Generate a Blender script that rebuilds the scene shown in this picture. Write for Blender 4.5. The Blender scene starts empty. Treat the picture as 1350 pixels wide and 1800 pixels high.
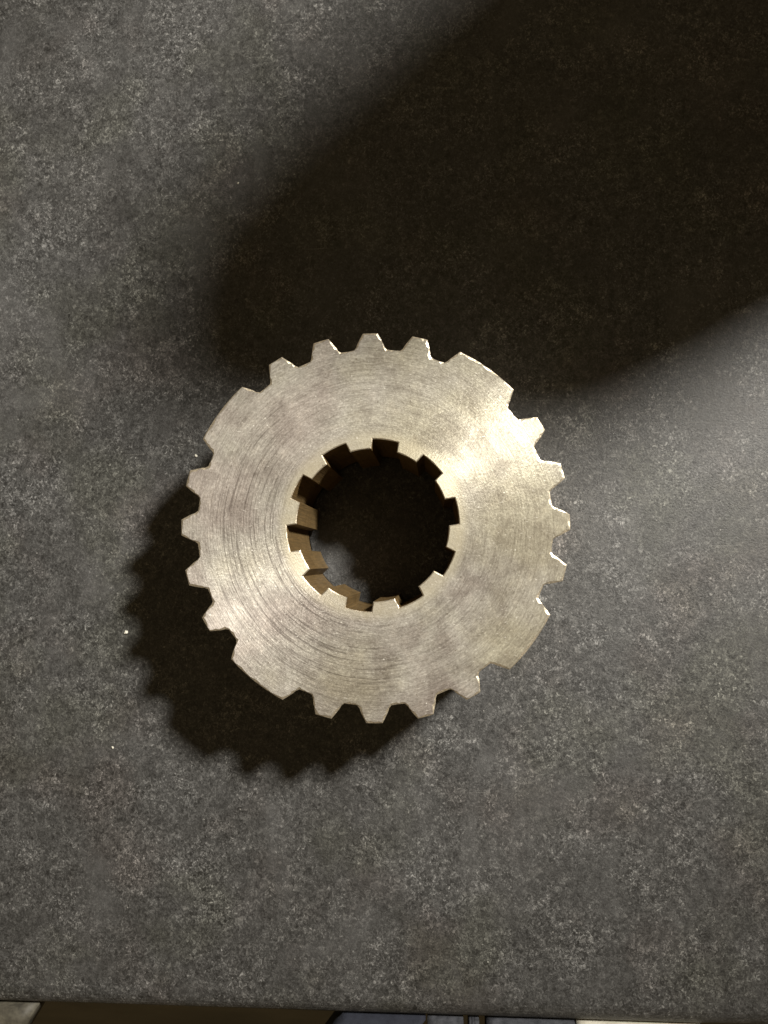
import bpy, bmesh, math, random
from mathutils import Vector, Matrix

random.seed(7)
S = bpy.context.scene
C = S.collection
PI = math.pi

# ------------------------------------------------------------------ camera
# metres; world origin = gear axis on the counter top, +X right, +Y away from the front edge
F_PX = 1300.0
cam_d = bpy.data.cameras.new('camera')
cam = bpy.data.objects.new('camera', cam_d)
C.objects.link(cam)
S.camera = cam
cam_d.sensor_fit = 'VERTICAL'
cam_d.sensor_height = 24.0
cam_d.sensor_width = 18.0
cam_d.lens = 24.0 * F_PX / 1800.0
cam_d.clip_start = 0.005
cam_d.clip_end = 50.0
ex = Vector((0.99749, 0.0, -0.070814))     # image right
up = Vector((0.004763, 0.997735, 0.067094))   # image up
right = ex.normalized()
up = (up - right * up.dot(right)).normalized()
back = right.cross(up)
M = Matrix((right, up, back)).transposed().to_4x4()
M.translation = Vector((0.01639, -0.00947, 0.22467))
cam.matrix_world = M
cam_d.dof.use_dof = True
cam_d.dof.focus_distance = 0.190
cam_d.dof.aperture_fstop = 20.0

# ------------------------------------------------------------------ light
LAMP = Vector((0.548, 0.447, 0.706))
AIM = Vector((-0.008, 0.052, 0.0))            # the lamp's shade throws its pool of light here
world = bpy.data.worlds.new('World')
S.world = world
world.use_nodes = True
bg = world.node_tree.nodes['Background']
bg.inputs['Color'].default_value = (1.0, 0.74, 0.40, 1)
bg.inputs['Strength'].default_value = 0.130

lamp_d = bpy.data.lights.new('lamp', 'SPOT')
lamp_d.energy = 90.0
lamp_d.spot_size = math.radians(34)
lamp_d.spot_blend = 1.0
lamp_d.shadow_soft_size = 0.052
lamp_d.color = (1.0, 0.95, 0.865)
lamp = bpy.data.objects.new('lamp', lamp_d)
lamp.location = LAMP
lamp.rotation_euler = (AIM - LAMP).to_track_quat('-Z', 'Y').to_euler()
C.objects.link(lamp)

S.view_settings.view_transform = 'Standard'
S.view_settings.look = 'None'
S.view_settings.exposure = 0.0
S.view_settings.gamma = 1.0
S.view_settings.use_curve_mapping = False
S.render.engine = 'CYCLES'
S.cycles.max_bounces = 8

# ------------------------------------------------------------------ helpers
def link_mesh(name, bm, mat, parent=None, smooth=False):
    me = bpy.data.meshes.new(name)
    bm.normal_update()
    bm.to_mesh(me)
    bm.free()
    if mat:
        me.materials.append(mat)
    if smooth:
        for p in me.polygons:
            p.use_smooth = True
    o = bpy.data.objects.new(name, me)
    C.objects.link(o)
    if parent:
        o.parent = parent
    return o

def tag(o, label, cat, group=None):
    o['label'] = label
    o['category'] = cat
    if group:
        o['group'] = group

class NT:
    """small wrapper for building node trees"""
    def __init__(self, name):
        self.mat = bpy.data.materials.new(name)
        self.mat.use_nodes = True
        self.t = self.mat.node_tree
        self.b = self.t.nodes['Principled BSDF']
        self.out = self.t.nodes['Material Output']
    def n(self, kind, **kw):
        nd = self.t.nodes.new(kind)
        for k, v in kw.items():
            setattr(nd, k, v)
        return nd
    def set(self, sock, v):
        if hasattr(v, 'is_output'):
            self.t.links.new(v, sock)
        else:
            sock.default_value = v
    def math(self, op, a, b=None, c=None, clamp=False):
        nd = self.n('ShaderNodeMath', operation=op, use_clamp=clamp)
        self.set(nd.inputs[0], a)
        if b is not None: self.set(nd.inputs[1], b)
        if c is not None: self.set(nd.inputs[2], c)
        return nd.outputs[0]
    def rng(self, v, a, b, lo=0.0, hi=1.0, smooth=False):
        nd = self.n('ShaderNodeMapRange')
        if smooth: nd.interpolation_type = 'SMOOTHSTEP'
        self.set(nd.inputs[0], v)
        for i, x in enumerate((a, b, lo, hi)): self.set(nd.inputs[i + 1], x)
        return nd.outputs[0]
    def mix(self, f, a, b, blend='MIX'):
        nd = self.n('ShaderNodeMix', data_type='RGBA', blend_type=blend)
        self.set(nd.inputs[0], f)
        for s, v in ((nd.inputs[6], a), (nd.inputs[7], b)):
            if isinstance(v, (tuple, list)): v = (*v[:3], 1.0)
            self.set(s, v)
        return nd.outputs[2]
    def noise(self, vec, scale, detail=4, rough=0.55, dist=0.0, dim='3D', w=None, lac=2.0):
        nd = self.n('ShaderNodeTexNoise', noise_dimensions=dim)
        if vec is not None: self.set(nd.inputs['Vector'], vec)
        if w is not None: self.set(nd.inputs['W'], w)
        self.set(nd.inputs['Scale'], scale)
        self.set(nd.inputs['Detail'], detail)
        self.set(nd.inputs['Roughness'], rough)
        self.set(nd.inputs['Lacunarity'], lac)
        self.set(nd.inputs['Distortion'], dist)
        return nd.outputs['Fac']
    def voro(self, vec, scale, feature='F1', rnd=1.0):
        nd = self.n('ShaderNodeTexVoronoi', feature=feature)
        self.set(nd.inputs['Vector'], vec)
        self.set(nd.inputs['Scale'], scale)
        self.set(nd.inputs['Randomness'], rnd)
        return nd
    def mapping(self, vec, loc=(0, 0, 0), rot=(0, 0, 0), sc=(1, 1, 1)):
        nd = self.n('ShaderNodeMapping')
        self.set(nd.inputs[0], vec)
        nd.inputs[1].default_value = loc
        nd.inputs[2].default_value = rot
        nd.inputs[3].default_value = sc
        return nd.outputs[0]
    def coord(self):
        return self.n('ShaderNodeTexCoord').outputs['Object']
    def bump(self, h, strength, dist, normal=None):
        nd = self.n('ShaderNodeBump')
        nd.inputs['Strength'].default_value = strength
        nd.inputs['Distance'].default_value = dist
        self.set(nd.inputs['Height'], h)
        if normal is not None: self.set(nd.inputs['Normal'], normal)
        return nd.outputs[0]
    def p(self, **kw):
        for k, v in kw.items():
            k = k.replace('_', ' ')
            if isinstance(v, tuple) and len(v) == 3: v = (*v, 1.0)
            self.set(self.b.inputs[k], v)

# ------------------------------------------------------------------ materials
def make_counter_material():
    m = NT('speckled_laminate')
    co = m.mapping(m.coord(), sc=(1000, 1000, 1000))           # millimetres
    warp = m.n('ShaderNodeTexNoise'); m.set(warp.inputs['Vector'], co)
    warp.inputs['Scale'].default_value = 0.75; warp.inputs['Detail'].default_value = 3
    wv = m.n('ShaderNodeVectorMath', operation='MULTIPLY_ADD')
    m.set(wv.inputs[0], warp.outputs['Color']); wv.inputs[1].default_value = (2.6, 2.6, 2.6); m.set(wv.inputs[2], co)
    cw = wv.outputs[0]
    mott = m.noise(cw, 0.42, 5, 0.64)                # mottling of a few mm
    fine = m.noise(m.mapping(cw, rot=(0, 0, 0.5), sc=(1.0, 0.5, 1)), 2.0, 3, 0.74)   # chips about a millimetre
    big = m.noise(co, 0.020, 3, 0.55)
    tint = m.n('ShaderNodeTexNoise'); m.set(tint.inputs['Vector'], co)
    tint.inputs['Scale'].default_value = 0.032; tint.inputs['Detail'].default_value = 3
    ts = m.n('ShaderNodeSeparateColor'); m.set(ts.inputs[0], tint.outputs['Color'])
    v = m.math('ADD', m.math('MULTIPLY', m.rng(mott, 0.3, 0.7), 0.30), m.math('MULTIPLY', m.rng(fine, 0.34, 0.66), 0.52))
    vg = m.voro(cw, 1.8)                            # angular grains
    gs = m.n('ShaderNodeSeparateColor'); m.set(gs.inputs[0], vg.outputs['Color'])
    v = m.math('ADD', v, m.math('MULTIPLY', gs.outputs[0], 0.26))
    patch = m.noise(m.mapping(co, loc=(8, 60, 0)), 0.060, 5, 0.62)
    v = m.math('MULTIPLY_ADD', m.math('SUBTRACT', v, 0.52), m.rng(patch, 0.36, 0.64, 0.58, 1.22), 0.52)
    v = m.math('ADD', v, m.rng(patch, 0.3, 0.7, -0.03, 0.02))
    ramp = m.n('ShaderNodeValToRGB')
    e = ramp.color_ramp.elements
    e[0].position = 0.20; e[0].color = (0.013, 0.0127, 0.012, 1)
    e[1].position = 0.93; e[1].color = (0.275, 0.272, 0.262, 1)
    x = e.new(0.42); x.color = (0.030, 0.0297, 0.0288, 1)
    x = e.new(0.62); x.color = (0.060, 0.0594, 0.0575, 1)
    x = e.new(0.78); x.color = (0.115, 0.1138, 0.110, 1)
    m.set(ramp.inputs[0], v)
    col = ramp.outputs[0]
    # pale mineral chips and dark pits
    vc = m.voro(cw, 0.42)
    chip = m.math('MULTIPLY', m.rng(vc.outputs['Distance'], 0.14, 0.30, 1, 0, True), m.rng(vc.outputs['Color'], 0.66, 0.85, 0, 1))
    col = m.mix(m.math('MULTIPLY', chip, 0.6), col, (0.150, 0.147, 0.140))
    pit = m.math('MULTIPLY', m.rng(vc.outputs['Distance'], 0.16, 0.34, 1, 0, True), m.rng(vc.outputs['Color'], 0.34, 0.22, 0, 1))
    col = m.mix(m.math('MULTIPLY', pit, 0.75), col, (0.012, 0.0115, 0.011))
    # fibre-like light veins
    vein = m.rng(m.math('ABSOLUTE', m.math('SUBTRACT', m.noise(m.mapping(cw, loc=(3, 77, 1)), 0.5, 4, 0.6), 0.5)), 0.0, 0.014, 1, 0, True)
    vein = m.math('MULTIPLY', vein, m.rng(mott, 0.46, 0.60))
    col = m.mix(m.math('MULTIPLY', vein, 0.45), col, (0.20, 0.196, 0.185))
    # broad colour drift of the print: brownish red, olive, lighter grey
    col = m.mix(m.rng(ts.outputs[0], 0.52, 0.66, 0, 0.8), col, m.mix(1.0, col, (1.05, 0.98, 0.96), 'MULTIPLY'))
    col = m.mix(m.rng(ts.outputs[1], 0.52, 0.66, 0, 0.8), col, m.mix(1.0, col, (0.985, 1.0, 0.90), 'MULTIPLY'))
    col = m.mix(m.rng(big, 0.36, 0.66, 0.0, 0.8), col, m.mix(1.0, col, (1.24, 1.26, 1.29), 'MULTIPLY'))
    # tiny specks of dust
    vs2 = m.voro(m.mapping(co, loc=(9, 3, 0)), 0.30)
    dust2 = m.math('MULTIPLY', m.rng(vs2.outputs['Distance'], 0.035, 0.075, 1, 0), m.rng(vs2.outputs['Color'], 0.60, 0.7, 0, 1))
    col = m.mix(m.math('MULTIPLY', dust2, 0.65), col, (0.42, 0.41, 0.38))
    # hair scratches
    sn = m.noise(m.mapping(co, rot=(0, 0, 0.95), sc=(0.035, 2.6, 1)), 1.0, 2, 0.5)
    scr = m.math('MULTIPLY', m.rng(sn, 0.735, 0.76, 0, 1), m.rng(big, 0.45, 0.6))
    sn2 = m.noise(m.mapping(co, loc=(70, 9, 0), rot=(0, 0, -0.5), sc=(0.03, 2.4, 1)), 1.0, 2, 0.5)
    scr = m.math('MAXIMUM', scr, m.rng(sn2, 0.745, 0.77, 0, 1))
    col = m.mix(m.math('MULTIPLY', scr, 0.6), col, (0.24, 0.235, 0.22))
    # wiped, hazy film left on the surface
    film = m.rng(m.noise(m.mapping(co, loc=(15, -8, 0), rot=(0, 0, 0.9), sc=(1.0, 0.7, 1)), 0.034, 5, 0.62, 0.8), 0.50, 0.72, 0, 1, True)
    col = m.mix(m.math('MULTIPLY', film, 0.45), col, (0.092, 0.0915, 0.091))
    m.p(Base_Color=col)
    m.p(Roughness=m.math('ADD', m.rng(mott, 0.3, 0.7, 0.48, 0.60), m.math('MULTIPLY', film, 0.05)), Specular_IOR_Level=0.52)
    m.p(Normal=m.bump(m.noise(co, 1.6, 3, 0.72), 0.7, 0.00018))
    return m.mat

def make_steel_material(kind):
    """machined steel: concentric turning marks on the faces, plainer on the cut flanks and in the bore"""
    m = NT('turned_steel_' + kind)
    co = m.mapping(m.coord(), sc=(1000, 1000, 1000))
    sep = m.n('ShaderNodeSeparateXYZ'); m.set(sep.inputs[0], co)
    X, Y, Z = sep.outputs
    smud = m.noise(m.mapping(co, loc=(4, 2, 0)), 0.10, 5, 0.62, 0.6)
    peb = m.noise(co, 1.7, 3, 0.7)
    if kind != 'face':
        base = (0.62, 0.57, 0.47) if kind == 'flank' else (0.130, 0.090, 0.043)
        col = m.mix(m.rng(smud, 0.35, 0.65, 0.0, 0.6), base, m.mix(1.0, base, (0.62, 0.58, 0.50), 'MULTIPLY'))
        col = m.mix(m.rng(peb, 0.45, 0.65, 0.0, 0.35), col, m.mix(1.0, col, (0.5, 0.45, 0.38), 'MULTIPLY'))
        streak = m.noise(m.mapping(co, sc=(2.5, 2.5, 0.12)), 1.0, 3, 0.6)
        col = m.mix(m.rng(streak, 0.42, 0.68, 0.0, 0.6), col, m.mix(1.0, col, (1.7, 1.6, 1.45), 'MULTIPLY'))
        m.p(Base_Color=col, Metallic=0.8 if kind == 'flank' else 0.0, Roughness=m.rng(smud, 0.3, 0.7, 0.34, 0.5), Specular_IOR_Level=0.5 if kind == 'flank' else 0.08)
        m.p(Normal=m.bump(streak, 0.5, 0.0002))
        return m.mat
    r = m.math('SQRT', m.math('ADD', m.math('MULTIPLY', X, X), m.math('MULTIPLY', Y, Y)))
    # polar vector: rings long in theta and thin in r; a slight wander keeps them from looking ruled
    rw = m.math('ADD', r, m.math('MULTIPLY', m.noise(co, 0.06, 1), 0.8))
    def polar(k, loc=(0, 0, 0)):
        cb = m.n('ShaderNodeCombineXYZ')
        m.set(cb.inputs[0], rw)
        m.set(cb.inputs[1], m.math('MULTIPLY', m.math('DIVIDE', X, r), k))
        m.set(cb.inputs[2], m.math('MULTIPLY', m.math('DIVIDE', Y, r), k))
        return m.mapping(cb.outputs[0], loc=loc)
    fine = m.noise(polar(3.0, (5, 1, 2)), 3.6, 3, 0.65)
    deep = m.noise(polar(1.0, (11, 3, 1)), 2.1, 3, 0.6)
    # where the turning marks are still crisp (the rest is scuffed smooth)
    side = m.math('ADD', m.math('MULTIPLY', X, -0.020), m.math('MULTIPLY', Y, -0.011))
    crisp = m.rng(m.math('ADD', side, m.math('MULTIPLY', smud, 0.5)), 0.25, 0.90, 0.26, 1.0, True)
    band = m.math('MULTIPLY', m.rng(r, 21.5, 24.0, 0, 1, True), m.rng(r, 38.0, 46.0, 1, 0.15, True))
    cb_ = m.math('MULTIPLY', crisp, band)
    smud2 = m.noise(m.mapping(co, loc=(40, -12, 3)), 0.32, 4, 0.65)
    # short random scuffs
    def scuffs(rot, loc, sc):
        nz = m.noise(m.mapping(co, loc=loc, rot=(0, 0, rot), sc=sc), 1.0, 2, 0.5)
        return m.rng(nz, 0.69, 0.77, 0, 1)
    scr = m.math('MAXIMUM', scuffs(0.7, (3, 9, 0), (0.7, 3.0, 1)), scuffs(-0.9, (23, -7, 0), (0.9, 3.4, 1)))

    base = (0.545, 0.525, 0.468)
    grime = m.math('ADD', smud, m.math('MULTIPLY', Y, -0.0016))
    col = m.mix(m.rng(grime, 0.40, 0.66, 0.0, 0.85), base, m.mix(1.0, base, (0.60, 0.57, 0.56), 'MULTIPLY'))
    col = m.mix(m.rng(smud2, 0.48, 0.66, 0.0, 0.42), col, m.mix(1.0, col, (0.66, 0.63, 0.63), 'MULTIPLY'))
    col = m.mix(m.rng(smud2, 0.46, 0.30, 0.0, 0.38), col, m.mix(1.0, col, (1.30, 1.28, 1.24), 'MULTIPLY'))
    col = m.mix(m.rng(peb, 0.36, 0.56, 0.50, 0.0), col, m.mix(1.0, col, (0.60, 0.58, 0.55), 'MULTIPLY'))
    ring2 = m.noise(polar(1.4, (31, 4, 9)), 1.9, 3, 0.7)
    col = m.mix(m.rng(ring2, 0.46, 0.64, 0.0, 0.55), col, m.mix(1.0, col, (0.68, 0.66, 0.65), 'MULTIPLY'))
    lay = m.noise(polar(16.0, (2, 8, 5)), 2.6, 3, 0.7)           # short arcs left by the tool and by rubbing
    col = m.mix(m.rng(lay, 0.40, 0.62, 0.55, 0.0), col, m.mix(1.0, col, (0.62, 0.60, 0.58), 'MULTIPLY'))
    col = m.mix(m.rng(lay, 0.56, 0.72, 0.0, 0.6), col, m.mix(1.0, col, (1.35, 1.35, 1.33), 'MULTIPLY'))
    # oil film tints: straw on one side, greyish violet on the other
    hue = m.math('ADD', m.noise(m.mapping(co, loc=(-20, 33, 0)), 0.035, 3, 0.5), m.math('MULTIPLY', X, 0.0035))
    col = m.mix(m.rng(hue, 0.46, 0.66, 0, 0.9), col, m.mix(1.0, col, (1.0, 0.985, 0.86), 'MULTIPLY'))
    col = m.mix(m.rng(hue, 0.48, 0.32, 0, 0.9), col, m.mix(1.0, col, (1.0, 0.95, 0.97), 'MULTIPLY'))
    dk = m.math('MULTIPLY', m.rng(deep, 0.52, 0.64, 0, 1, True), cb_)
    col = m.mix(m.math('MULTIPLY', dk, 0.75), col, m.mix(1.0, col, (0.36, 0.33, 0.32), 'MULTIPLY'))
    lt = m.math('MULTIPLY', m.rng(fine, 0.46, 0.66, -0.35, 1), m.math('ADD', m.math('MULTIPLY', cb_, 0.5), 0.55))
    col = m.mix(m.math('MULTIPLY', lt, 0.55), col, m.mix(1.0, col, (1.45, 1.45, 1.45), 'MULTIPLY'))
    # straw-coloured oil film beside the bore
    nearb = m.math('MULTIPLY', m.rng(r, 22.0, 25.5, 1, 0, True), m.rng(smud, 0.3, 0.6, 0.5, 1.0))
    col = m.mix(m.math('MULTIPLY', nearb, 0.7), col, m.mix(1.0, (0.56, 0.51, 0.37), (1.0, 1.0, 1.0), 'MULTIPLY'))
    # brown spots
    vs = m.voro(m.mapping(co, loc=(2, 5, 0)), 0.16)
    spot = m.math('MULTIPLY', m.rng(vs.outputs['Distance'], 0.03, 0.075, 1, 0), m.rng(vs.outputs['Color'], 0.60, 0.68, 0, 1))
    col = m.mix(m.math('MULTIPLY', spot, 0.7), col, (0.10, 0.07, 0.035))
    col = m.mix(m.math('MULTIPLY', scr, 0.55), col, (0.92, 0.89, 0.80))
    vn = m.voro(m.mapping(co, loc=(7, 1, 0)), 0.55)
    nick = m.math('MULTIPLY', m.rng(vn.outputs['Distance'], 0.05, 0.12, 1, 0), m.rng(vn.outputs['Color'], 0.62, 0.72, 0, 1))
    col = m.mix(m.math('MULTIPLY', nick, 0.8), col, (0.95, 0.92, 0.84))
    hole = m.math('MULTIPLY', m.rng(vn.outputs['Distance'], 0.07, 0.16, 1, 0), m.rng(vn.outputs['Color'], 0.36, 0.28, 0, 1))
    col = m.mix(m.math('MULTIPLY', hole, 0.6), col, (0.14, 0.115, 0.085))
    m.p(Base_Color=col, Metallic=0.33)
    rough = m.math('SUBTRACT', m.rng(smud, 0.3, 0.7, 0.46, 0.57), m.math('MULTIPLY', scr, 0.12))
    m.p(Roughness=rough)
    # brushing direction: round the gear's axis
    cb = m.n('ShaderNodeCombineXYZ')
    m.set(cb.inputs[0], X); m.set(cb.inputs[1], Y)
    vt = m.n('ShaderNodeVectorTransform', vector_type='VECTOR', convert_from='OBJECT', convert_to='WORLD')
    m.set(vt.inputs[0], cb.outputs[0])
    nv = m.n('ShaderNodeVectorMath', operation='NORMALIZE')
    m.set(nv.inputs[0], vt.outputs[0])
    m.p(Anisotropic=0.93, Tangent=nv.outputs[0])
    # relief: turning marks, the scribed line at the tooth roots, pebbled skin
    line = m.rng(m.math('ABSOLUTE', m.math('SUBTRACT', r, 45.55)), 0.03, 0.12, 1, 0, True)
    line = m.math('MULTIPLY', line, m.rng(X, 10, 40, 0.0, 1.0, True))
    ring = m.rng(m.math('ABSOLUTE', m.math('SUBTRACT', rw, 24.6)), 0.04, 0.16, 1, 0, True)
    line = m.math('MAXIMUM', line, m.math('MULTIPLY', ring, m.rng(X, 6, -12, 0.0, 0.8, True)))
    h = m.math('MULTIPLY', fine, m.rng(X, -30, 30, 2.0, 1.1))
    h = m.math('SUBTRACT', h, m.math('MULTIPLY', line, 0.8))
    h = m.math('ADD', h, m.math('MULTIPLY', peb, 0.65))
    h = m.math('ADD', h, m.math('MULTIPLY', lay, 1.1))
    m.p(Normal=m.bump(h, 0.5, 0.00013))
    return m.mat

def make_plain(name, c1, c2, scale, rough, bump=0.2, sc=(1, 1, 1)):
    m = NT(name)
    co = m.mapping(m.coord(), sc=(1000 * sc[0], 1000 * sc[1], 1000 * sc[2]))
    a = m.noise(co, scale, 5, 0.6)
    m.p(Base_Color=m.mix(m.rng(a, 0.3, 0.7), c1, c2), Roughness=rough)
    m.p(Normal=m.bump(m.noise(co, scale * 6, 3, 0.6), bump, 0.0003))
    return m.mat

MAT_COUNTER = make_counter_material()
MAT_FACE = make_steel_material('face')
MAT_FLANK = make_steel_material('flank')
MAT_BORE = make_steel_material('bore')
MAT_FLOOR = make_plain('brown_floor_board', (0.10, 0.092, 0.070), (0.17, 0.155, 0.12), 0.02, 0.5, sc=(0.3, 2, 1))
MAT_BEIGE = make_plain('lit_floor_beige', (0.030, 0.027, 0.020), (0.115, 0.105, 0.078), 0.32, 0.6)
MAT_NAVY = make_plain('navy_cloth', (0.012, 0.014, 0.024), (0.022, 0.026, 0.040), 0.5, 0.9, 0.6)
MAT_BLUEGREY = make_plain('blue_grey_cloth', (0.018, 0.020, 0.026), (0.075, 0.079, 0.092), 0.35, 0.85, 0.6)
MAT_WHITE = make_plain('cream_cloth', (0.55, 0.52, 0.42), (0.75, 0.72, 0.62), 0.3, 0.85, 0.6)
MAT_CRUMB = make_plain('pale_crumb', (0.75, 0.73, 0.62), (0.85, 0.83, 0.74), 1.0, 0.7)
MAT_BLOCKER = make_plain('black_blocker', (0.012, 0.012, 0.013), (0.018, 0.018, 0.019), 0.1, 0.35, 0.05)
MAT_BLOCKER_DISC = make_plain('glossy_blocker_disc', (0.005, 0.005, 0.007), (0.008, 0.008, 0.010), 0.1, 0.08, 0.0)

# ------------------------------------------------------------------ counter top (the surface)
EDGE_Y0, EDGE_SLOPE = -0.1437, 0.0104       # front edge: y = EDGE_Y0 + slope*x
def build_counter():
    bm = bmesh.new()
    R, T = 0.0070, 0.030
    prof = [(0.90, 0.0), (0.30, 0.0), (0.0, 0.0)]
    N = 8
    for i in range(1, N + 1):
        a = PI / 2 * i / N
        prof.append((-R * math.sin(a), -R + R * math.cos(a)))
    prof.append((-R, -T)); prof.append((0.90, -T))
    xs = [-0.7 + 1.4 * i / 14 for i in range(15)]
    rows = []
    for x in xs:
        ey = EDGE_Y0 + EDGE_SLOPE * x + R
        rows.append([bm.verts.new((x, (ey + d) if d < 0.5 else d, z)) for d, z in prof])
    for a, b in zip(rows, rows[1:]):
        for i in range(len(prof)):
            j = (i + 1) % len(prof)
            bm.faces.new((a[i], b[i], b[j], a[j]))
    bm.faces.new(rows[0]); bm.faces.new(rows[-1][::-1])
    bmesh.ops.recalc_face_normals(bm, faces=bm.faces[:])
    o = link_mesh('counter_top', bm, MAT_COUNTER)
    o['kind'] = 'structure'
    return o
build_counter()

# floor far below the front edge: boards with joints
floor = bpy.data.objects.new('floor', None)
C.objects.link(floor)
floor['kind'] = 'structure'
def box_bm(x0, x1, y0, y1, z0, z1, bevel=0.0):
    bm = bmesh.new()
    bmesh.ops.create_cube(bm, size=1.0)
    for v in bm.verts:
        v.co = Vector(((x0 + x1) / 2 + v.co.x * (x1 - x0), (y0 + y1) / 2 + v.co.y * (y1 - y0), (z0 + z1) / 2 + v.co.z * (z1 - z0)))
    if bevel:
        bmesh.ops.bevel(bm, geom=bm.edges[:], offset=bevel, segments=2, affect='EDGES')
    return bm
for i in range(14):
    y1 = -0.30 - i * 0.14 + 0.5
    link_mesh('floor_board', box_bm(-1.6, 1.6, y1 - 0.137, y1, -0.92, -0.90, 0.002), MAT_FLOOR, floor)

# ------------------------------------------------------------------ gear
H = 0.0365
RT, RR = 0.0500, 0.0457
RMAJ, RMIN = 0.02215, 0.0196
ROT = 2.32
CH = 0.00042         # edge break
gear = bpy.data.objects.new('splined_gear', None)
C.objects.link(gear)
tag(gear, 'grey steel gear with four wide teeth and splined bore on dark counter', 'gear')

def pol(r, deg):     # clockwise from image up, as seen from above
    a = math.radians(deg)
    return Vector((r * math.sin(a), r * math.cos(a)))

def jit(s):
    return random.uniform(-s, s)

# outline as runs; every run belongs to the body (root land) or to one tooth
runs = []           # (owner, [points])  clockwise
teeth = [(a, False) for a in (357, 12)] + [(34.5, True)] + [(a, False) for a in (57, 72, 87, 102)] + [(124.5, True)] \
      + [(a, False) for a in (147, 162, 177, 192)] + [(214.5, True)] + [(a, False) for a in (237, 252, 267, 282)] + [(304.5, True)] \
      + [(a, False) for a in (327, 342)]
HR, HT = 5.35, 2.30
shape = []
for a, wide in teeth:
    ex_ = 7.5 if wide else 0.0
    c = a + ROT + jit(0.12)
    rt = RT + jit(0.00012)
    shape.append((c, HR + ex_ + jit(0.12), HT + ex_ + jit(0.12), rt, wide))
for k, (c, hr, ht, rt, wide) in enumerate(shape):
    pts = []
    for s in (-1, 1):
        fl = []
        n = 6
        for i in range(n + 1):
            t = i / n
            # flank: small fillet at the root, slightly convex above it
            r = RR + (rt - RR) * t
            w = hr + (ht - hr) * (t ** 0.92)
            w -= 0.28 * math.sin(PI * min(1, t / 0.35)) * (1 - t)
            rr = r + (0.00002 * jit(1) if 0 < i < n else 0)
            fl.append(pol(rr, c + s * w))
        # the corner at the tip is broken
        if s < 0:
            pts += fl
            m = 10 if wide else 4
            for i in range(1, m):
                w = -ht + 2 * ht * i / m
                pts.append(pol(rt - jit(0.00001), c + w))
        else:
            pts += fl[::-1]
    runs.append((k, pts))
    c2, hr2 = shape[(k + 1) % len(shape)][:2]
    g0 = c + hr
    g1 = g0 + (c2 - hr2 - g0) % 360
    land = [pol(RR - 0.00008 * math.sin(PI * i / 5) + jit(0.00003), g0 + (g1 - g0) * i / 5) for i in range(0, 6)]
    land[0] = pts[-1].copy()
    runs.append((-1, land))
# make every land end exactly on the next tooth
nr = len(runs)
for i in range(nr):
    if runs[i][0] == -1:
        runs[i][1][-1] = runs[(i + 1) % nr][1][0].copy()

# joint loop with inward offset (chamfer)
loop = []            # (point, owner of the segment that starts here)
for own, pts in runs:
    for p in pts[:-1]:
        loop.append((p, own))
P = [p for p, _ in loop]
OWN = [o for _, o in loop]
n = len(P)
def offset_in(P, d, sign):
    out = []
    n = len(P)
    for i in range(n):
        a, b, c = P[i - 1], P[i], P[(i + 1) % n]
        t1 = (b - a).normalized(); t2 = (c - b).normalized()
        n1 = Vector((t1.y, -t1.x)) * sign; n2 = Vector((t2.y, -t2.x)) * sign
        nn = (n1 + n2)
        if nn.length < 1e-6:
            nn = n1.copy()
        nn.normalize()
        k = max(0.5, nn.dot(n1))
        out.append(b + nn * (d / k))
    return out
Q = offset_in(P, CH, 1)
# ragged burr on the edge break
Q = [q + (q - p) * jit(0.6) for p, q in zip(P, Q)]

# splined bore outline, clockwise, owners: spline teeth between ten slots
ROTS = 8.93
bore_runs = []
hm = math.degrees(math.asin(0.00337 / RMAJ)); hn = math.degrees(math.asin(0.00337 / RMIN))
for i in range(10):
    c = ROTS + 36 * i + jit(0.15)
    cn = ROTS + 36 * (i + 1)
    slot = [pol(RMIN, c - hn), pol(RMIN + (RMAJ - RMIN) * 0.5, c - (hm + hn) / 2)] + [pol(RMAJ, c - hm + 2 * hm * j / 6) for j in range(7)] \
         + [pol(RMIN + (RMAJ - RMIN) * 0.5, c + (hm + hn) / 2), pol(RMIN, c + hn)]
    bore_runs.append((-1, slot))
    bore_runs.append((i, [pol(RMIN, c + hn + (cn - hn - c - hn) * j / 6) for j in range(7)]))
for i in range(len(bore_runs)):
    bore_runs[i][1][-1] = bore_runs[(i + 1) % len(bore_runs)][1][0].copy()
BP = []
for own, pts in bore_runs:
    BP += pts[:-1]
BQ = offset_in(BP, 0.00026, -1)
BQ = [q + (q - p) * jit(0.25) for p, q in zip(BP, BQ)]

# each tooth is a mesh of its own; vertices are written in the gear's own frame
seg0 = 0
tooth_objs = []
body = bmesh.new()
def wall(bm, idx, PT, QT, mi=1):
    """walls and edge break along consecutive outline indices"""
    rows = []
    for i in idx:
        p, q = PT[i], QT[i]
        zl, k = (CH, 0.0) if mi == 1 else (0.0030, 0.09)      # the bore opens out in a wide chamfer underneath
        b = q if mi == 1 else p * (1 + k)
        rows.append((bm.verts.new((q.x, q.y, H)), bm.verts.new((p.x, p.y, H - CH * 0.5)),
                     bm.verts.new((p.x, p.y, zl)), bm.verts.new((b.x, b.y, 0.0))))
    for a, b in zip(rows, rows[1:]):
        for j in range(3):
            f = bm.faces.new((a[j], a[j + 1], b[j + 1], b[j]))
            f.material_index = 1 if j == 0 else mi
    return rows

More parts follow.
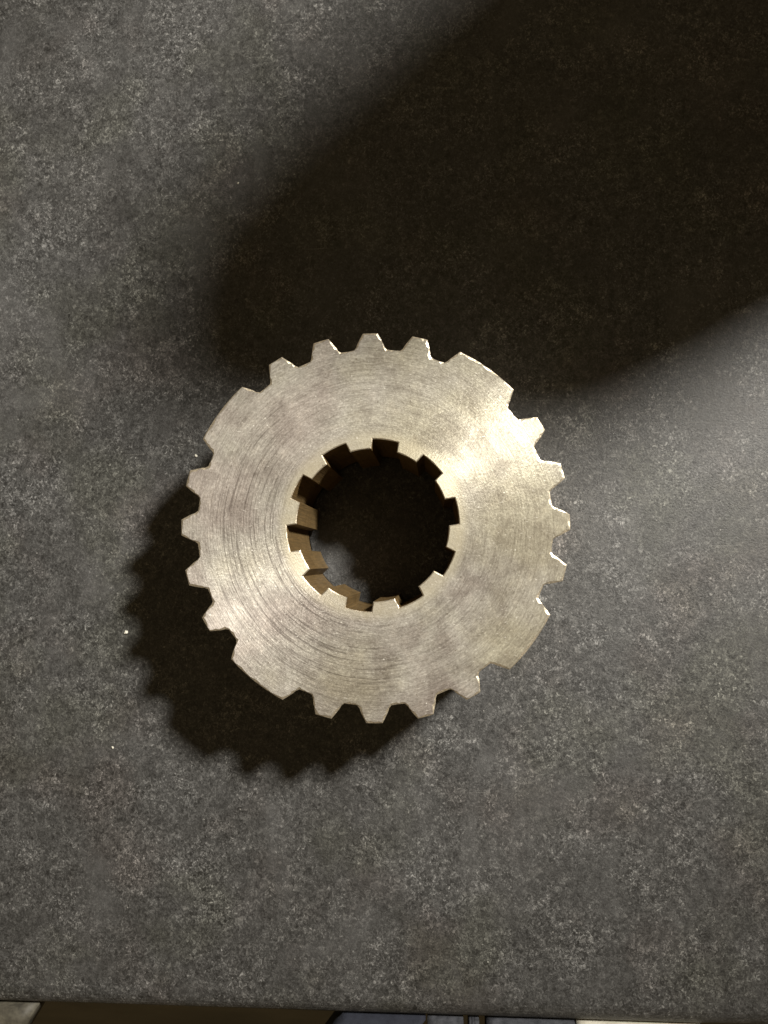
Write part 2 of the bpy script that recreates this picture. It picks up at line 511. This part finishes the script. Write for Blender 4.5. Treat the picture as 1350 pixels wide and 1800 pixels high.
pos = 0
outer_top = []      # ordered top points of the body's outer boundary (xy)
for own, pts in runs:
    cnt = len(pts) - 1
    idx = [(pos + i) % n for i in range(cnt + 1)]
    if own >= 0:
        c, hr, ht, rt, wide = shape[own]
        bm = bmesh.new()
        rows = wall(bm, idx, P, Q)
        # closing arc at the root, run back from end to start
        a, b = Q[idx[-1]], Q[idx[0]]
        m = 16 if wide else 8
        ang_a = math.atan2(a.x, a.y); ang_b = math.atan2(b.x, b.y)
        d = (ang_b - ang_a + PI) % (2 * PI) - PI
        arc = []
        for j in range(1, m):
            t = j / m
            rr = a.length + (b.length - a.length) * t
            aa = ang_a + d * t
            arc.append(Vector((rr * math.sin(aa), rr * math.cos(aa))))
        top = [r[0] for r in rows] + [bm.verts.new((q.x, q.y, H)) for q in arc]
        bot = [r[3] for r in rows] + [bm.verts.new((q.x, q.y, 0.0)) for q in arc]
        f1 = bm.faces.new(top); f2 = bm.faces.new(bot[::-1])
        bmesh.ops.triangulate(bm, faces=[f1, f2])
        bmesh.ops.recalc_face_normals(bm, faces=bm.faces[:])
        # make sure the top looks up
        ztop = [f for f in bm.faces if abs(f.calc_center_median().z - H) < 1e-6]
        bm.normal_update()
        if ztop[0].normal.z < 0:
            bmesh.ops.reverse_faces(bm, faces=bm.faces[:])
        o = link_mesh('wide_tooth' if wide else 'tooth', bm, MAT_FACE, gear)
        o.data.materials.append(MAT_FLANK)
        tooth_objs.append(o)
        outer_top.append(Q[idx[0]])
        outer_top += arc[::-1]
    else:
        wall(body, idx, P, Q)
        outer_top += [Q[i] for i in idx[:-1]]
    pos += cnt

# spline teeth of the bore: each its own mesh; slots belong to the body
pos = 0
nb_ = len(BP)
inner_top = []
for own, pts in bore_runs:
    cnt = len(pts) - 1
    idx = [(pos + i) % nb_ for i in range(cnt + 1)]
    if own >= 0:
        # spline tooth: radial block between two slots; closing arc runs at the major radius
        inner_top.append(None)
    pos += cnt

def build_annulus(bm, outer, inner, z, up_, seg_in):
    """fill between two closed loops by angle-sorted bridging"""
    vo = [bm.verts.new((p.x, p.y, z)) for p in outer]
    vi = [bm.verts.new((p.x, p.y, z)) for p in inner]
    no, ni = len(vo), len(vi)
    ao = [math.atan2(p.x, p.y) for p in outer]
    ai = [math.atan2(p.x, p.y) for p in inner]
    # start the inner loop at the vertex nearest in angle to outer[0]
    k0 = min(range(ni), key=lambda k: abs((ai[k] - ao[0] + PI) % (2 * PI) - PI))
    i = j = 0
    def adv(a, b):
        return (b - a + PI) % (2 * PI) - PI
    ca, cb = 0.0, adv(ao[0], ai[k0])
    while i < no or j < ni:
        na = ca + adv(ao[i % no], ao[(i + 1) % no]) if i < no else 1e9
        nb = cb + adv(ai[(k0 + j) % ni], ai[(k0 + j + 1) % ni]) if j < ni else 1e9
        if na <= nb:
            f = (vo[i % no], vo[(i + 1) % no], vi[(k0 + j) % ni]); i += 1; ca = na
        else:
            f = (vo[i % no], vi[(k0 + j + 1) % ni], vi[(k0 + j) % ni]); j += 1; cb = nb
        fc = bm.faces.new(f)
        fc.normal_update()
        if (fc.normal.z > 0) != up_:
            fc.normal_flip()

# body inner boundary: slot backs at the major radius, spline bases on the major circle
inner = []
pos = 0
for own, pts in bore_runs:
    cnt = len(pts) - 1
    idx = [(pos + i) % nb_ for i in range(cnt + 1)]
    if own == -1:
        back_idx = idx[2:9]
        wall(body, back_idx, BP, BQ, 2)
        inner += [BQ[i] for i in back_idx]
        last = BQ[back_idx[-1]]
    else:
        # base of this spline tooth
        nxt = [(pos + cnt + i) % nb_ for i in range(12)][2]
        prv = (pos - 2) % nb_
        a, b = BQ[prv], BQ[nxt]
        aa, ab = math.atan2(a.x, a.y), math.atan2(b.x, b.y)
        d = (ab - aa + PI) % (2 * PI) - PI
        arc = [Vector((a.length * math.sin(aa + d * t / 8), a.length * math.cos(aa + d * t / 8))) for t in range(1, 8)]
        inner += arc
        # the spline tooth itself: flank, land, flank
        ridx = [(prv + i) % nb_ for i in range((nxt - prv) % nb_ + 1)]
        bm = bmesh.new()
        rows = wall(bm, ridx, BP, BQ, 2)
        top = [r[0] for r in rows] + [bm.verts.new((q.x, q.y, H)) for q in arc[::-1]]
        bot = [r[3] for r in rows] + [bm.verts.new((q.x, q.y, 0.0)) for q in arc[::-1]]
        f1 = bm.faces.new(top); f2 = bm.faces.new(bot[::-1])
        bmesh.ops.triangulate(bm, faces=[f1, f2])
        bmesh.ops.recalc_face_normals(bm, faces=bm.faces[:])
        bm.normal_update()
        ztop = [f for f in bm.faces if abs(f.calc_center_median().z - H) < 1e-6]
        if ztop[0].normal.z < 0:
            bmesh.ops.reverse_faces(bm, faces=bm.faces[:])
        o = link_mesh('bore_spline', bm, MAT_FACE, gear)
        o.data.materials.append(MAT_FLANK); o.data.materials.append(MAT_BORE)
    pos += cnt
build_annulus(body, outer_top, inner, H, True, 0)
build_annulus(body, outer_top, inner, 0.0, False, 0)
o = link_mesh('gear_body', body, MAT_FACE, gear)
o.data.materials.append(MAT_FLANK); o.data.materials.append(MAT_BORE)

# ------------------------------------------------------------------ things just past the front edge
def ey(x):
    return EDGE_Y0 + EDGE_SLOPE * x

def slab(name, x0, x1, depth, top, mat, parent, skew=0.0, wave=0.0, thick=0.012):
    """soft-edged slab whose back runs along the counter's front edge; cloth folds when wave > 0"""
    bm = bmesh.new()
    nx, ny_ = 24, 8
    lo, hi = [], []
    for j in range(ny_ + 1):
        a, b = [], []
        for i in range(nx + 1):
            t, q = i / nx, j / ny_
            x = x0 + (x1 - x0) * t + skew * q * depth
            y = ey(x) - 0.0005 - q * depth
            z = top + wave * math.sin(t * 9.0 + x0 * 300) * 0.5 + wave * 0.3 * math.sin(t * 21 + q * 3)
            e = min(t, 1 - t) * (x1 - x0)
            if e < 0.002: z -= 0.0010 * (1 - e / 0.002) ** 2
            a.append(bm.verts.new((x, y, z))); b.append(bm.verts.new((x, y, top - thick)))
        hi.append(a); lo.append(b)
    for j in range(ny_):
        for i in range(nx):
            bm.faces.new((hi[j][i], hi[j + 1][i], hi[j + 1][i + 1], hi[j][i + 1]))
            bm.faces.new((lo[j][i], lo[j][i + 1], lo[j + 1][i + 1], lo[j + 1][i]))
    for j in range(ny_):
        bm.faces.new((hi[j][0], lo[j][0], lo[j + 1][0], hi[j + 1][0]))
        bm.faces.new((hi[j][nx], hi[j + 1][nx], lo[j + 1][nx], lo[j][nx]))
    for i in range(nx):
        bm.faces.new((hi[0][i], hi[0][i + 1], lo[0][i + 1], lo[0][i]))
        bm.faces.new((hi[ny_][i], lo[ny_][i], lo[ny_][i + 1], hi[ny_][i + 1]))
    bmesh.ops.recalc_face_normals(bm, faces=bm.faces[:])
    return link_mesh(name, bm, mat, parent, smooth=True)

floor_patch = slab('lit_floor_slab', -0.190, -0.1065, 0.045, -0.0022, MAT_BEIGE, None, skew=-0.6)  # raised slab added to stand in for a lit patch of floor
tag(floor_patch, 'pale beige slab added for the lit patch of floor beyond the front edge at the lower left corner', 'floor_patch')
towel = bpy.data.objects.new('folded_cloth', None)
towel.location = (0, 0, 0)
C.objects.link(towel)
tag(towel, 'folded navy, blue grey and cream cloth along the front edge of counter', 'cloth')
slab('navy_fold', -0.0125, 0.0125, 0.050, -0.0020, MAT_NAVY, towel, skew=-0.75, wave=0.0004)
slab('blue_grey_fold', 0.0130, 0.0236, 0.048, -0.0018, MAT_BLUEGREY, towel, wave=0.0005)
slab('blue_grey_fold', 0.0252, 0.0282, 0.046, -0.0019, MAT_BLUEGREY, towel, wave=0.0004)
slab('blue_grey_fold', 0.0304, 0.0560, 0.048, -0.0017, MAT_BLUEGREY, towel, wave=0.0005)
slab('cream_fold', 0.0566, 0.0920, 0.048, -0.0016, MAT_WHITE, towel, wave=0.0003)

# crumbs lying on the counter
def crumb(x, y, s, label):
    bm = bmesh.new()
    bmesh.ops.create_icosphere(bm, subdivisions=2, radius=s)
    for v in bm.verts:
        k = 1 + random.uniform(-0.28, 0.28)
        v.co = Vector((v.co.x * 1.15 * k, v.co.y * 0.9 * k, max(-s * 0.5, v.co.z * 0.7 * k)))
    o = link_mesh('crumb', bm, MAT_CRUMB)
    o.location = (x, y, s * 0.5 + 0.00002)
    o.rotation_euler.z = random.uniform(0, 6)
    tag(o, label, 'crumb', 'crumbs on the counter')
crumb(-0.0795, -0.0312, 0.00055, 'white crumb left of the shadow of the gear')
crumb(-0.0584, 0.0236, 0.00036, 'small pale crumb beside the tooth at left of the gear')
crumb(-0.0829, -0.0662, 0.00032, 'small pale crumb on counter at lower left, below the white crumb')
crumb(-0.0462, 0.1111, 0.00028, 'tiny crumb on counter at the edge of the big shadow, upper left')

# ------------------------------------------------------------------ phone added out of view, outline shaped to cast the big shadow
def on_plane(x, y, z):
    t = z / LAMP.z
    return Vector((x + (LAMP.x - x) * t, y + (LAMP.y - y) * t))
# (x, y) in mm of the outline's shadow on the counter, and the height given to that corner
outline = [(-73, 101, .255), (-76, 42, .225), (-38, 34, .19), (10, 34, .185), (56, 25, .185), (94, 40, .185), (128, 58, .19), (215, 104, .20),
           (100, 268, .285), (6, 182, .28), (-42, 137, .27)]
pp = [on_plane(x / 1000, y / 1000, z).to_3d() + Vector((0, 0, z)) for x, y, z in outline]
def rounded(pts, it=2):
    for _ in range(it):
        out = []
        for i in range(len(pts)):
            a, b = pts[i], pts[(i + 1) % len(pts)]
            out += [a * 0.75 + b * 0.25, a * 0.25 + b * 0.75]
        pts = out
    return pts
pp = rounded(pp)
cx = sum((p for p in pp), Vector((0, 0, 0))) / len(pp)
shadow_blocker = bpy.data.objects.new('shadow_blocker', None)
C.objects.link(shadow_blocker)
shadow_blocker.location = cx
tag(shadow_blocker, 'dark slab held above the counter towards the lamp, outside the picture', 'shadow_blocker')
bm = bmesh.new()
lo = [bm.verts.new(p - cx) for p in pp]
hi = [bm.verts.new(p - cx + Vector((0, 0, 0.009))) for p in pp]
for i in range(len(pp)):
    j = (i + 1) % len(pp)
    bm.faces.new((lo[i], lo[j], hi[j], hi[i]))
caps = [bm.faces.new(lo), bm.faces.new(hi[::-1])]
bmesh.ops.recalc_face_normals(bm, faces=bm.faces[:])
rim = set(e for f in caps for e in f.edges)
bmesh.ops.bevel(bm, geom=list(rim), offset=0.0015, segments=2, affect='EDGES')
bmesh.ops.triangulate(bm, faces=[f for f in bm.faces if len(f.verts) > 4])
link_mesh('blocker_slab', bm, MAT_BLOCKER, shadow_blocker)
for k in range(2):
    bm = bmesh.new()
    bmesh.ops.create_cone(bm, cap_ends=True, segments=24, radius1=0.006, radius2=0.007, depth=0.003)
    for v in bm.verts:
        v.co += Vector((0.0 + 0.018 * k, 0.0, -0.0015))
    link_mesh('blocker_disc', bm, MAT_BLOCKER_DISC, shadow_blocker)
